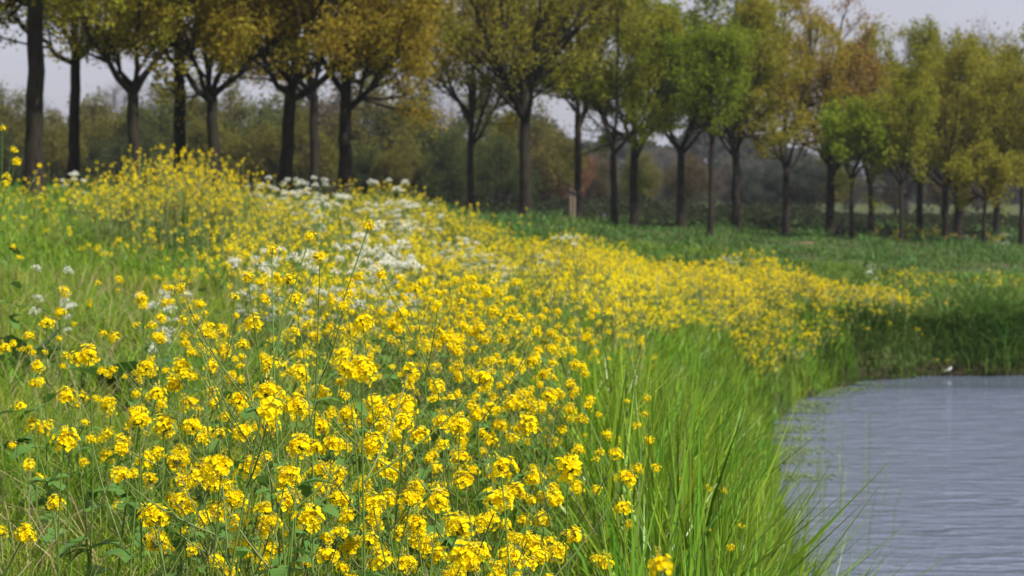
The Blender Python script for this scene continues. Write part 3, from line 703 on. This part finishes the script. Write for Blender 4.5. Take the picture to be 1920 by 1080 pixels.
HERO = """500,738,58;678,700,62;680,605,38;475,608,35;447,752,42;556,765,48;760,768,46;505,685,38;326,725,40;395,737,32;262,790,50;200,858,32;122,828,48;62,800,32;272,865,36;308,800,42;362,800,40;340,852,40
460,812,42;415,878,60;345,905,45;437,940,50;505,800,44;560,840,50;625,835,42;600,885,40;700,838,50;757,853,34;715,880,40;787,820,40;815,880,30;535,900,52;498,962,40;682,915,36;580,975,55;652,972,40;655,1030,40;615,1045,48
510,1035,42;562,1028,38;285,972,50;290,1020,48;350,950,42;332,1025,30;45,1005,40,3.5;862,862,42;940,882,58;935,940,56;915,975,42;870,905,45;830,795,42;862,800,44;725,940,42;770,940,50;820,945,50;780,985,46;745,1000,38;870,1050,64
820,1045,46;960,1055,50;1000,1030,46;1017,980,38;1075,1010,45;1045,1038,42;1065,880,50;1133,1058,38;1168,955,36,4.2;1240,1068,50,2.1;990,800,40;1030,745,34;1010,770,32;985,745,30;920,830,32;895,780,36;935,800,32;640,665,32
590,632,26;755,590,30;735,612,26;510,475,34,4.0;580,447,22,3.8;690,429,24,3.9;600,487,22,4.2;540,530,26,4.4;465,525,25,4.4;555,565,32,4.2;340,548,28,4.6;88,608,28,5.2;165,668,40,4.4;150,675,36,4.6;275,690,38,4.4;125,745,36,4.4
40,765,32,4.4;55,633,24,5.5;285,615,26,5.2;480,1070,40;440,1072,38;375,1015,30;700,1065,36;1218,830,24,5.5;1210,780,20,6.5;1195,800,20,6.5;1212,750,18,7.2;1090,790,26,5.5;1000,680,28,5.4;1085,848,26,5;1120,922,22,4.8;1180,988,18,4.8
1280,905,16,6;1327,920,18,6;1357,923,16,6.2;1388,990,18,5.6;1325,995,16,5.6;5,243,18,8.5;25,283,18,8.5;30,305,18,8.5;12,332,18,8.6;8,655,24,5.6;222,527,17,8.5;650,555,26,5;380,625,28,5;300,640,26,5.4;440,560,24,5.4;940,640,22,6.4;860,640,22,6.4;800,660,24,6;715,520,26,4.5;780,545,24,5;550,890,44;410,960,44;640,940,42;700,985,44;900,1040,48;850,985,46;470,880,44;380,880,40;1040,940,40;1000,900,38;960,760,36;560,700,36;600,740,36;820,730,34;700,760,36;420,660,30;340,690,34;230,830,34;200,760,30;600,800,40;650,780,38;720,800,40;500,990,42;450,1030,44;540,940,46;760,1060,46"""
ZL = [('far left edge', 0, 200), ('left side', 200, 420), ('middle left', 420, 640), ('middle', 640, 860), ('middle right', 860, 1080), ('edge by the reeds', 1080, 2000)]
def zone_label(px, py, d, size):
    sp = {(45, 1005): 'small mustard head alone over the dark gap in the bottom left corner', (1168, 955): 'single round mustard head standing clear among the green reeds', (1240, 1068): 'blurred mustard head closest to the lens at the bottom, by the reeds',
          (690, 429): 'highest sharp mustard head, on a long thin leaning stalk', (580, 447): 'small sharp mustard head just left of the highest one', (510, 475): 'sharp mustard plant rising over the white flowers', (5, 243): 'tall mustard sprig cut by the left edge, its top head highest',
          (25, 283): 'tall mustard sprig at the left edge in front of the dark wood', (30, 305): 'lower mustard sprig at the left edge before the thick trunk', (12, 332): 'lowest mustard sprig of the tall ones at the left edge',
          (1218, 830): 'lone mustard head among reeds, level with the pond edge', (165, 668): 'broad mustard cluster on a pale leaning stalk at the left', (678, 700): 'large double mustard head in the middle of the field', (222, 527): 'lone mustard head over the open lawn on the left'}
    if (px, py) in sp: return sp[(px, py)]
    z = next((n for n, a, b in ZL if a <= px < b), 'far left edge' if px < 0 else 'edge by the reeds')
    if z.startswith('edge'): return 'small mustard plant scattered among the reed blades'+(' near the bottom' if py > 950 else ' higher up the bank')
    dist = 'nearest' if py > 960 else 'near' if py > 840 else 'mid-field' if py > 700 else 'farther' if py > 640 else 'rearmost' if py > 590 else 'small distant'
    bg_ = 'with large heads' if size > 46 else 'with medium heads' if size > 30 else 'with small heads'
    return f'{dist} mustard plant {bg_}, {z} of field'

def build_plants():
    r = np.random.default_rng(77)
    spots = []
    for s in HERO.replace('\n', ';').split(';'):
        v = [float(q) for q in s.split(',')]; px, py, sz = v[:3]
        d = v[3] if len(v) > 3 else FPX*.047/sz
        hs = sz*d/FPX/.040
        spots.append((px, py, d, hs, sz))
    # fill up with plants scattered by density out to 9 m
    tries = 0
    while len(spots) < 298 and tries < 20000:
        tries += 1
        x, y = sample(1, 3.0, 9.5, .55, .2, r); x, y = float(x[0]), float(y[0])
        if r.uniform() > float(flower_density(np.array([x]), np.array([y]))[0])*(.35 if y < 5 else 1): continue
        if pond_dist(np.array([x]), np.array([y]))[0] < .7: continue
        H = r.uniform(.42, .72); z = gz(x, y)+H
        py = 540-FPX*math.tan(math.atan((z-CAMZ)/y)+PITCH); px = 960+FPX*x/y
        if not (-60 < px < 1300 and 520 < py < 1150): continue
        spots.append((px, py, y, r.uniform(.75, 1.2), FPX*.04/y))
    for (px, py, d, hs, sz) in spots:
        hp = P(px, py, d); lean = r.normal(0, .07 if sz > 34 or d > 5 else .15, 2)
        if (px, py) == (690, 429): lean = np.array([.17, .05])
        bx, by = hp[0]-lean[0], hp[1]-lean[1]; g = gz(bx, by); H = hp[2]-g
        if H < .22: by += .25; g = gz(bx, by); H = max(hp[2]-g, .15)
        ns = int(r.integers(1, 4)) if sz > 30 else int(r.integers(2, 6))
        if px > 1100: ns = int(r.integers(0, 2))
        if sz < 34 and d < 5: ns = int(r.integers(0, 3))
        T, heads, lv = plant_layout(r, H, ns, lean, hs)
        mb = MB(); stem_into(mb, r, T, heads)
        t = empty('mustard_plant', (bx, by, g), 0, zone_label(int(px), int(py), d, sz), 'wildflower', 'yellow mustard plants of the near field')
        obj('stem', mb.mesh('stem', M['stem'], True), t)
        for i, (p, n, s) in enumerate(heads):
            big = s > 1.15
            h = obj('flower_head', HEADS[int(r.choice([1, 3, 0, 6, 1, 0]) if big else r.choice([0, 1, 2, 4, 6]))], t, p+nrm(n)*.008)
            h.rotation_mode = 'QUATERNION'; h.rotation_quaternion = quat_up(n/np.linalg.norm(n)+r.normal(0, .15, 3))@Quaternion((0, 0, 1), r.uniform(0, 6.28))
            h.scale = (s, s, s*r.uniform(.85, 1.1))
        for p, az, ln, tilt in lv:
            l = obj('leaf', LEAVES[int(r.integers(0, 4))], t, p); l.rotation_euler = (r.normal(0, .2), -tilt, az); l.scale = (ln, ln, ln)
    # everything farther or smaller: one mass
    mb = MB()
    lod = [head_mesh(500+i, nf, tl, 1) for i, (nf, tl) in enumerate([(7, 1), (8, 1.2), (6, .8)])]
    lodV = [np.concatenate(h.v) for h in lod]; lodn = [7, 8, 6]
    acc = 0
    n = 26000
    x, y = sample(n, 7.5, 31, .75, 1.0, r); fd = flower_density(x, y); pd = pond_dist(x, y)
    k = (r.uniform(0, 1, n) < fd) & (pd > .35) & ((y > 10) | (r.uniform(0, 1, n) < .5)); x, y, pd = x[k], y[k], pd[k]
    # tall clump at the upper left, yellow rim in front of the wood, plants at the corner of the far bank
    def extra(cx, cy, sx, sy, m, hh):
        return np.stack([r.normal(cx, sx, m), r.normal(cy, sy, m), np.full(m, hh)], -1)
    bx_ = r.uniform(2.3, 5.5, 1500); by_ = r.uniform(21.5, 28.4, 1500); bp = pond_dist(bx_, by_); bk = (bp > .1) & (bp < 1.2)
    B_ = np.stack([bx_[bk], by_[bk], np.full(bk.sum(), .55)], -1)
    E = np.concatenate([B_, extra(-3.15, 19.5, .36, .6, 230, 1.05), extra(-3.9, 19.5, .5, .8, 60, .75), extra(-2.6, 19.5, .9, .8, 80, .8), extra(-1.75, 27.5, .35, .4, 110, .95), extra(-1.05, 28, .45, .4, 120, .82), extra(-.45, 28, .25, .4, 60, .62),
                        extra(-5.0, 20, 1.0, 2, 50, .6), extra(5.4, 28.2, .3, .3, 26, .5), extra(6.3, 31, .3, .5, 24, .5), extra(13.6, 66, .5, .6, 26, .45), extra(12.4, 55, 1.2, 2.5, 24, .35), extra(7.7, 31.5, .5, .7, 12, .4), extra(.9, 31, .9, .6, 14, .4)])
    hh = np.concatenate([np.interp(y, [7, 12, 20, 30], [.55, .58, .62, .6])*r.uniform(.72, 1.15, len(x)), E[:, 2]*r.uniform(.55, 1.05, len(E))])
    hh[:len(x)] *= .84+.34*np.sin(x*2.1+np.sin(y))*np.sin(y*1.1-x*.7)
    x = np.concatenate([x, E[:, 0]]); y = np.concatenate([y, E[:, 1]])
    z = ground_z(x, y)
    n = len(x); print('mass plants', n)
    HV = []; ST = []; SR = []; LC = []
    for i in range(n):
        m = int(r.integers(3, 7)) if y[i] < 20 else int(r.integers(3, 6)); base = np.array([x[i], y[i], z[i]]); H = hh[i]; ln = r.normal(0, .06, 2)
        top = base+[ln[0], ln[1], H]
        for q in range(m):
            if q == 0: e = top; s = base
            else:
                az = r.uniform(0, 6.28); s = base+(top-base)*r.uniform(.4, .75); rr = r.uniform(.04, .14); e = np.array([s[0]+math.cos(az)*rr, s[1]+math.sin(az)*rr, min(base[2]+H*r.uniform(.78, 1.0), s[2]+rr*3)])
            HV.append((*e, r.uniform(.75, 1.25))); ST.append((s, (s+e)/2+[0, 0, -.01], e))
        if i % 2 == 0: LC.append(base+[0, 0, H*.3])
    HV = np.array(HV); ST = np.array(ST)
    print('mass heads', len(HV))
    wst = (.0016+.00006*ST[:, 0, 1])[:, None]*np.array([[1.3, 1, .6]])
    tubes(mb, ST, wst, 3, m=1)
    var = r.integers(0, 3, len(HV)); az = r.uniform(0, 6.28, len(HV))
    for q in range(3):
        kk = var == q; hv = HV[kk]; a = az[kk]; Vt = lodV[q]*1.05
        s = hv[:, 3][:, None]
        X = hv[:, 0:1]+s*(Vt[None, :, 0]*np.cos(a)[:, None]-Vt[None, :, 1]*np.sin(a)[:, None]); Y = hv[:, 1:2]+s*(Vt[None, :, 0]*np.sin(a)[:, None]+Vt[None, :, 1]*np.cos(a)[:, None]); Z = hv[:, 2:3]+s*Vt[None, :, 2]
        V = np.stack([X, Y, Z], -1).reshape(-1, 3); mb.add(V, np.arange(len(V)).reshape(-1, 4), m=0)
    i = r.integers(0, n, n*3); c = np.stack([x[i], y[i], z[i]], -1)+np.stack([r.normal(0, .05, len(i)), r.normal(0, .05, len(i)), r.uniform(.03, .5, len(i))*hh[i]], -1)
    cards(mb, c, r.uniform(.03, .08, len(i)), aspect=.45, m=2, r=r)
    tag(obj('mustard_field', mb.mesh('mustard_field', [M['yellow'], M['stem'], M['leaf2']])), 'dense yellow mustard spreading along the bank to the far corner of the pond', 'wildflowers', kind='stuff')
build_plants()

# --- cow parsley
def build_parsley():
    r = np.random.default_rng(31)
    def umbel(seed):
        q = np.random.default_rng(seed); mb = MB(); nu = 11
        a = np.arange(nu)*2.4; rr = .027*np.sqrt((np.arange(nu)+.3)/nu); c = np.stack([np.cos(a)*rr, np.sin(a)*rr, .012-rr*rr*16+q.normal(0, .003, nu)], -1)
        tubes(mb, np.stack([np.tile([0, 0, -.022], (nu, 1)), c], 1), np.full((nu, 2), .0006), 3, m=1)
        cc = np.repeat(c, 9, 0)+q.normal(0, .004, (nu*9, 3))
        cards(mb, cc, q.uniform(.004, .007, len(cc)), N=nrm(q.normal(0, .9, cc.shape)+[0, 0, .6]), aspect=1, m=0, r=q)
        return mb.mesh('umbel', [M['white'], M['stem']])
    U = [umbel(i) for i in range(4)]
    # feathery leaf
    mb = MB(); c = []
    for k in range(7):
        t = (k+1)/7
        for s in (-1, 1):
            for q in range(5): c.append([t*.8-.05+q*.02, s*(q+1)*.05*(1.1-t), .25*t-.3*t*t])
    cards(mb, np.array(c), .09, N=nrm(r.normal(0, .3, (len(c), 3))+[0, 0, 1]), aspect=.5, r=r); tubes(mb, np.array([[0, 0, 0], [.4, 0, .05], [.8, 0, 0]]), [.008, .006, .003], 3)
    FL = mb.mesh('leaf', M['leaf2'])
    protos = []
    for v in range(6):
        q = np.random.default_rng(60+v); T, heads, lv = plant_layout(q, .62, int(q.integers(5, 9)), q.normal(0, .04, 2))
        mb = MB(); stem_into(mb, q, T, heads, pods=False)
        sm = mb.mesh('stem', M['stem'], True)
        def make(loc, rz, s, lab, grp, sm=sm, heads=heads, lv=lv, q=q):
            t = empty('cow_parsley', loc, rz, lab, 'wildflower', grp); t.scale = (s, s, s); obj('stem', sm, t)
            for p, n, hs in heads:
                h = obj('umbel', U[int(q.integers(0, 4))], t, p+[0, 0, .012]); u_ = q.uniform(.85, 1.25); h.scale = (u_, u_, u_*1.2); h.rotation_euler = (q.normal(0, .25), q.normal(0, .25), q.uniform(0, 6.28))
            for p, az, ln, tilt in lv[:3]:
                l = obj('leaf', FL, t, p); l.rotation_euler = (0, -.2, az); l.scale = (.22, .22, .22)
        protos.append(make)
    # clusters: centre px,py of the flower tops, distance, spread px, number, label
    CL = [(470, 520, 11, 40, 4, 'near white cow parsley drift, left part'), (560, 540, 10, 70, 5, 'near white cow parsley drift, middle part'), (700, 480, 12, 60, 5, 'cow parsley behind the highest mustard head'),
          (720, 545, 10, 45, 5, 'near white cow parsley drift, right part'), (315, 588, 8, 22, 2, 'white cow parsley left of the middle, low among mustard'), (125, 560, 9, 30, 1.2, 'white cow parsley alone on the open lawn at the left'),
          (600, 385, 22, 48, 11, 'cow parsley on crest before slender dark trunk'), (520, 355, 24, 40, 7, 'cow parsley on crest before leaning grey trunk'), (745, 425, 23, 60, 13, 'cow parsley right of broad dark trunk'),
          (865, 475, 20, 38, 17, 'cow parsley clump in middle of yellow field'), (930, 505, 19, 26, 14, 'cow parsley at right end of middle drift'), (160, 350, 24, 22, 3, 'white cow parsley by the slim trunk on the left bank'),
          (1040, 485, 21, 30, 4, 'white cow parsley speckled in the yellow strip'), (1375, 485, 30, 18, 3, 'white cow parsley at the back of the yellow strip'), (1625, 535, 31, 18, 3, 'white cow parsley at the right tip of the yellow strip'),
          (1890, 495, 50, 18, 5, 'white cow parsley in the meadow near the right edge'), (1820, 490, 52, 10, 2, 'white cow parsley pair in the right meadow'), (730, 395, 27, 30, 7, 'cow parsley behind drift, against the wood')]
    for px, py, d, sp, n, lab in CL:
        for _ in range(int(n*(1.7 if d < 13 else 1.05)+.5)):
            a = px+r.normal(0, sp*.6); b = py+r.normal(0, sp*.5); dd = d*r.uniform(.93, 1.07); c = P(a, b, dd); g = gz(c[0], c[1]); s = np.clip((c[2]-g)/.62, .55, 1.7)*r.uniform(.85, 1.2)
            lb2 = ('tall ' if s > 1.15 else 'low ' if s < .8 else '')+lab; lb2 = ('nearer ' if dd < d*.985 else 'farther ' if dd > d*1.015 else '')+lb2
            protos[int(r.integers(0, 6))]((c[0], c[1], g), r.uniform(0, 6.28), float(s), lb2, 'white cow parsley among the mustard')
build_parsley()

# --- docks: big dark leaves
def build_docks():
    r = np.random.default_rng(8)
    for px, py, d, s, lab in ((235, 745, 8.3, .26, 'large dark dock plant in the left field behind the leaning stalk'), (70, 715, 9.0, .22, 'dark broad-leaved dock at the left, in the grass'), (15, 735, 8.8, .22, 'dock plant at the left edge'),
                              (620, 650, 11, .28, 'dock plant half hidden in the middle of the field'), (1075, 990, 3.7, .14, 'grey-green broad-leaved plant beside the reeds'), (350, 1045, 4.0, .10, 'low leafy plant at the bottom left of the field')):
        c = P(px, py, d); g = gz(c[0], c[1]); t = empty('dock_plant', (c[0], c[1], g), 0, lab, 'plant')
        for i in range(9):
            l = obj('leaf', DOCKS[i % 3], t, (0, 0, .02)); q = s*r.uniform(.7, 1.25); l.scale = (q, q*1.3, q); l.rotation_euler = (r.normal(0, .2), -r.uniform(.3, 1.2), i*.75+r.normal(0, .2))
build_docks()

# ------------------------------------------------------------------ small things
def build_stake():
    m = rough_mat('weathered_wood', (.16, .12, .09), (.28, .21, .16), scale=9, stretch=(1, 1, .1))
    blk = rough_mat('black_rubber', (.01, .01, .01), (.02, .02, .02), scale=20)
    d = 50; b = P(1073, 440, d); g = gz(b[0], b[1]); top = P(1073, 356, d)[2]-g
    t = empty('tree_stake', (b[0], b[1], g), 0, 'pale wooden tree stake with a black strap, beside the straight grey trunk', 'stake')
    for s in (-1, 1):
        mb = MB(); k = 6; zz = np.linspace(-.2, top-.02*s, k); tubes(mb, np.stack([np.full(k, s*.045), np.zeros(k), zz], -1), np.concatenate([np.full(k-1, .036), [.030]]), 8)
        mb.add([[s*.045+.03*math.cos(a), .03*math.sin(a), zz[-1]] for a in np.arange(8)*math.pi/4], [(0, 1, 2, 3), (0, 3, 4, 7), (4, 5, 6, 7)])
        obj('post', mb.mesh('post', m, True), t)
    mb = MB(); th = np.linspace(0, 2*math.pi, 17); tubes(mb, np.stack([.02+.13*np.cos(th), .045*np.sin(th), top-.06-.05*np.cos(th)], -1), np.full(17, .022), 6)
    obj('strap', mb.mesh('strap', blk, True), t)
    m2 = rough_mat('pale_blue_paint', (.22, .27, .36), (.3, .35, .44), scale=12, bump=.1)
    d = 66; b = P(1132, 440, d); g = gz(b[0], b[1]); top = P(1132, 402, d)[2]-g
    t = empty('marker_post', (b[0], b[1], g), 0, 'pale blue marker post between the stake and the forked trunk', 'post')
    mb = MB(); tubes(mb, np.array([[0, 0, -.2], [0, 0, top*.5], [0, 0, top-.05], [0, 0, top]]), [.055, .055, .052, .03], 8); obj('shaft', mb.mesh('shaft', m2, True), t)
    mb = MB(); tubes(mb, np.array([[0, 0, top-.16], [0, 0, top-.10]]), [.058, .058], 8); obj('band', mb.mesh('band', rough_mat('white_band', (.5, .5, .5), (.6, .6, .6)), True), t)
build_stake()

def skin_obj(name, verts, edges, rad, mat, parent, sub=2):
    me = bpy.data.meshes.new(name); me.from_pydata([tuple(v) for v in verts], edges, []); me.materials.append(mat)
    o = obj(name, me, parent)
    md = o.modifiers.new('skin', 'SKIN'); md.use_smooth_shade = True
    sv = me.skin_vertices[0].data if me.skin_vertices else None
    if sv is None:
        bpy.context.view_layer.objects.active = o; sv = me.skin_vertices[0].data
    for i, q in enumerate(rad):
        sv[i].radius = (q, q) if not isinstance(q, tuple) else q
        sv[i].use_root = (i == 0)
    s = o.modifiers.new('subsurf', 'SUBSURF'); s.levels = sub; s.render_levels = sub
    return o

def build_dog():
    fur = rough_mat('black_fur', (.004, .004, .004), (.012, .011, .010), scale=60, bump=.6)
    d = 60; b = P(1575, 445, d); g = gz(b[0], b[1])
    t = empty('dog', (b[0], b[1], g), 0, 'black dog sitting on the grass between two avenue trunks', 'dog'); t.scale = (1.35, 1.35, 1.35)
    V = [(-.07, 0, .10), (-.02, 0, .18), (.04, 0, .25), (.055, 0, .32), (.06, 0, .375), (.11, 0, .385), (.15, 0, .375),    # hips, back, chest, neck, head, muzzle
         (.075, .045, .18), (.085, .045, .08), (.085, .045, .015), (.12, .045, .012), (.075, -.045, .18), (.085, -.045, .08), (.085, -.045, .015), (.12, -.045, .012),
         (-.03, .075, .07), (.03, .08, .03), (.06, .08, .015), (-.03, -.075, .07), (.03, -.08, .03), (.06, -.08, .015), (-.13, 0, .035), (-.19, 0, .015), (-.23, .02, .02)]
    E = [(0, 1), (1, 2), (2, 3), (3, 4), (4, 5), (5, 6), (2, 7), (7, 8), (8, 9), (9, 10), (2, 11), (11, 12), (12, 13), (13, 14), (0, 15), (15, 16), (16, 17), (0, 18), (18, 19), (19, 20), (0, 21), (21, 22), (22, 23)]
    Rr = [.085, .075, .07, .048, .05, .032, .022, .032, .02, .018, .016, .032, .02, .018, .016, .05, .03, .018, .05, .03, .018, .022, .014, .008]
    skin_obj('body', V, E, Rr, fur, t)
    for s in (-1, 1):
        mb = MB(); mb.add([(.02, s*.03, .41), (.05, s*.045, .405), (.035, s*.05, .40), (.028, s*.045, .46)], None, [(0, 1, 3), (1, 2, 3), (2, 0, 3), (0, 2, 1)]); obj('ear', mb.mesh('ear', fur), t)
build_dog()

def build_bird():
    wh = rough_mat('white_feather', (.6, .6, .58), (.75, .75, .73), scale=40, bump=.1); dk = rough_mat('dark_bill', (.03, .02, .02), (.05, .04, .03), scale=30)
    x = 5.98; y = 27.0
    p = P(1782, 700, 27.2); x = p[0]; y = float(np.interp(x, POND[11:15, 0], POND[11:15, 1]))-.02
    t = empty('bird', (x, y, .02), 0, 'tiny white bird standing at the water line of the far bank', 'bird'); t.scale = (.75, .75, .85)
    skin_obj('body', [(-.045, 0, .07), (-.015, 0, .078), (.02, 0, .095), (.028, 0, .118), (.036, 0, .128)], [(0, 1), (1, 2), (2, 3), (3, 4)], [.012, .026, .024, .016, .019], wh, t)
    for s in (-1, 1):
        mb = MB(); tubes(mb, np.array([[-.002, s*.01, .06], [.002, s*.01, .03], [0, s*.01, -.02]]), [.003, .0025, .0025], 4); obj('leg', mb.mesh('leg', dk), t)
    mb = MB(); tubes(mb, np.array([[.05, 0, .128], [.078, 0, .124]]), [.005, .001], 4); obj('bill', mb.mesh('bill', dk), t)
    mb = MB(); mb.add([(-.03, .012, .078), (-.03, -.012, .078), (-.10, -.008, .055), (-.10, .008, .055), (-.03, 0, .066), (-.095, 0, .05)], [(0, 1, 2, 3)], [(0, 4, 1), (3, 2, 5), (0, 3, 5), (0, 5, 4), (1, 4, 5), (1, 5, 2)]); obj('tail', mb.mesh('tail', wh), t)
build_bird()

# ------------------------------------------------------------------ air
def build_haze():
    m = bpy.data.materials.new('haze'); m.use_nodes = True; t = m.node_tree; t.nodes.clear()
    o_ = t.nodes.new('ShaderNodeOutputMaterial'); v = t.nodes.new('ShaderNodeVolumePrincipled')
    v.inputs['Color'].default_value = (.82, .88, 1, 1); v.inputs['Density'].default_value = .00038; v.inputs['Anisotropy'].default_value = .2
    t.links.new(v.outputs[0], o_.inputs['Volume'])
    x0, x1, y0, y1, z0, z1 = -1600, 1600, -500, 2600, -3, 16
    V = [(x, y, z) for z in (z0, z1) for y in (y0, y1) for x in (x0, x1)]
    mb = MB(); mb.add(V, [(0, 2, 3, 1), (4, 5, 7, 6), (0, 1, 5, 4), (2, 6, 7, 3), (0, 4, 6, 2), (1, 3, 7, 5)])
    tag(obj('haze', mb.mesh('haze', m)), 'thin spring haze in the air', 'haze', kind='stuff')
build_haze()

# ------------------------------------------------------------------ every label once
ORD = ['leftmost', 'second from left', 'third from left', 'fourth from left', 'fifth from left', 'sixth from left', 'seventh from left', 'eighth from left', 'ninth from left', 'tenth from left']
ORD2 = ['eleventh', 'twelfth', 'thirteenth', 'fourteenth', 'fifteenth', 'sixteenth', 'seventeenth', 'eighteenth', 'nineteenth', 'twentieth']+['inner']*60
def single_out():
    seen = {}
    for o in COL.objects:
        if o.parent is None and o.get('label') and o.get('group'): seen.setdefault(o['label'], []).append(o)
    for lab, os_ in seen.items():
        if len(os_) < 2: continue
        os_.sort(key=lambda o: o.location.x/max(o.location.y, .5))
        n = len(os_)
        for i, o in enumerate(os_):
            if i < len(ORD) and (i <= n//2 or n <= 2) and not (n == 2 and i == 1): pre = ORD[i]
            elif n-1-i < len(ORD): pre = ORD[n-1-i].replace('leftmost', 'rightmost').replace('left', 'right')
            else: pre = ORD2[min(i, n-1-i)-10]+(' from left' if i <= n-1-i else ' from right')
            o['label'] = pre+' '+lab if 'most' in pre else pre+', '+lab
single_out()
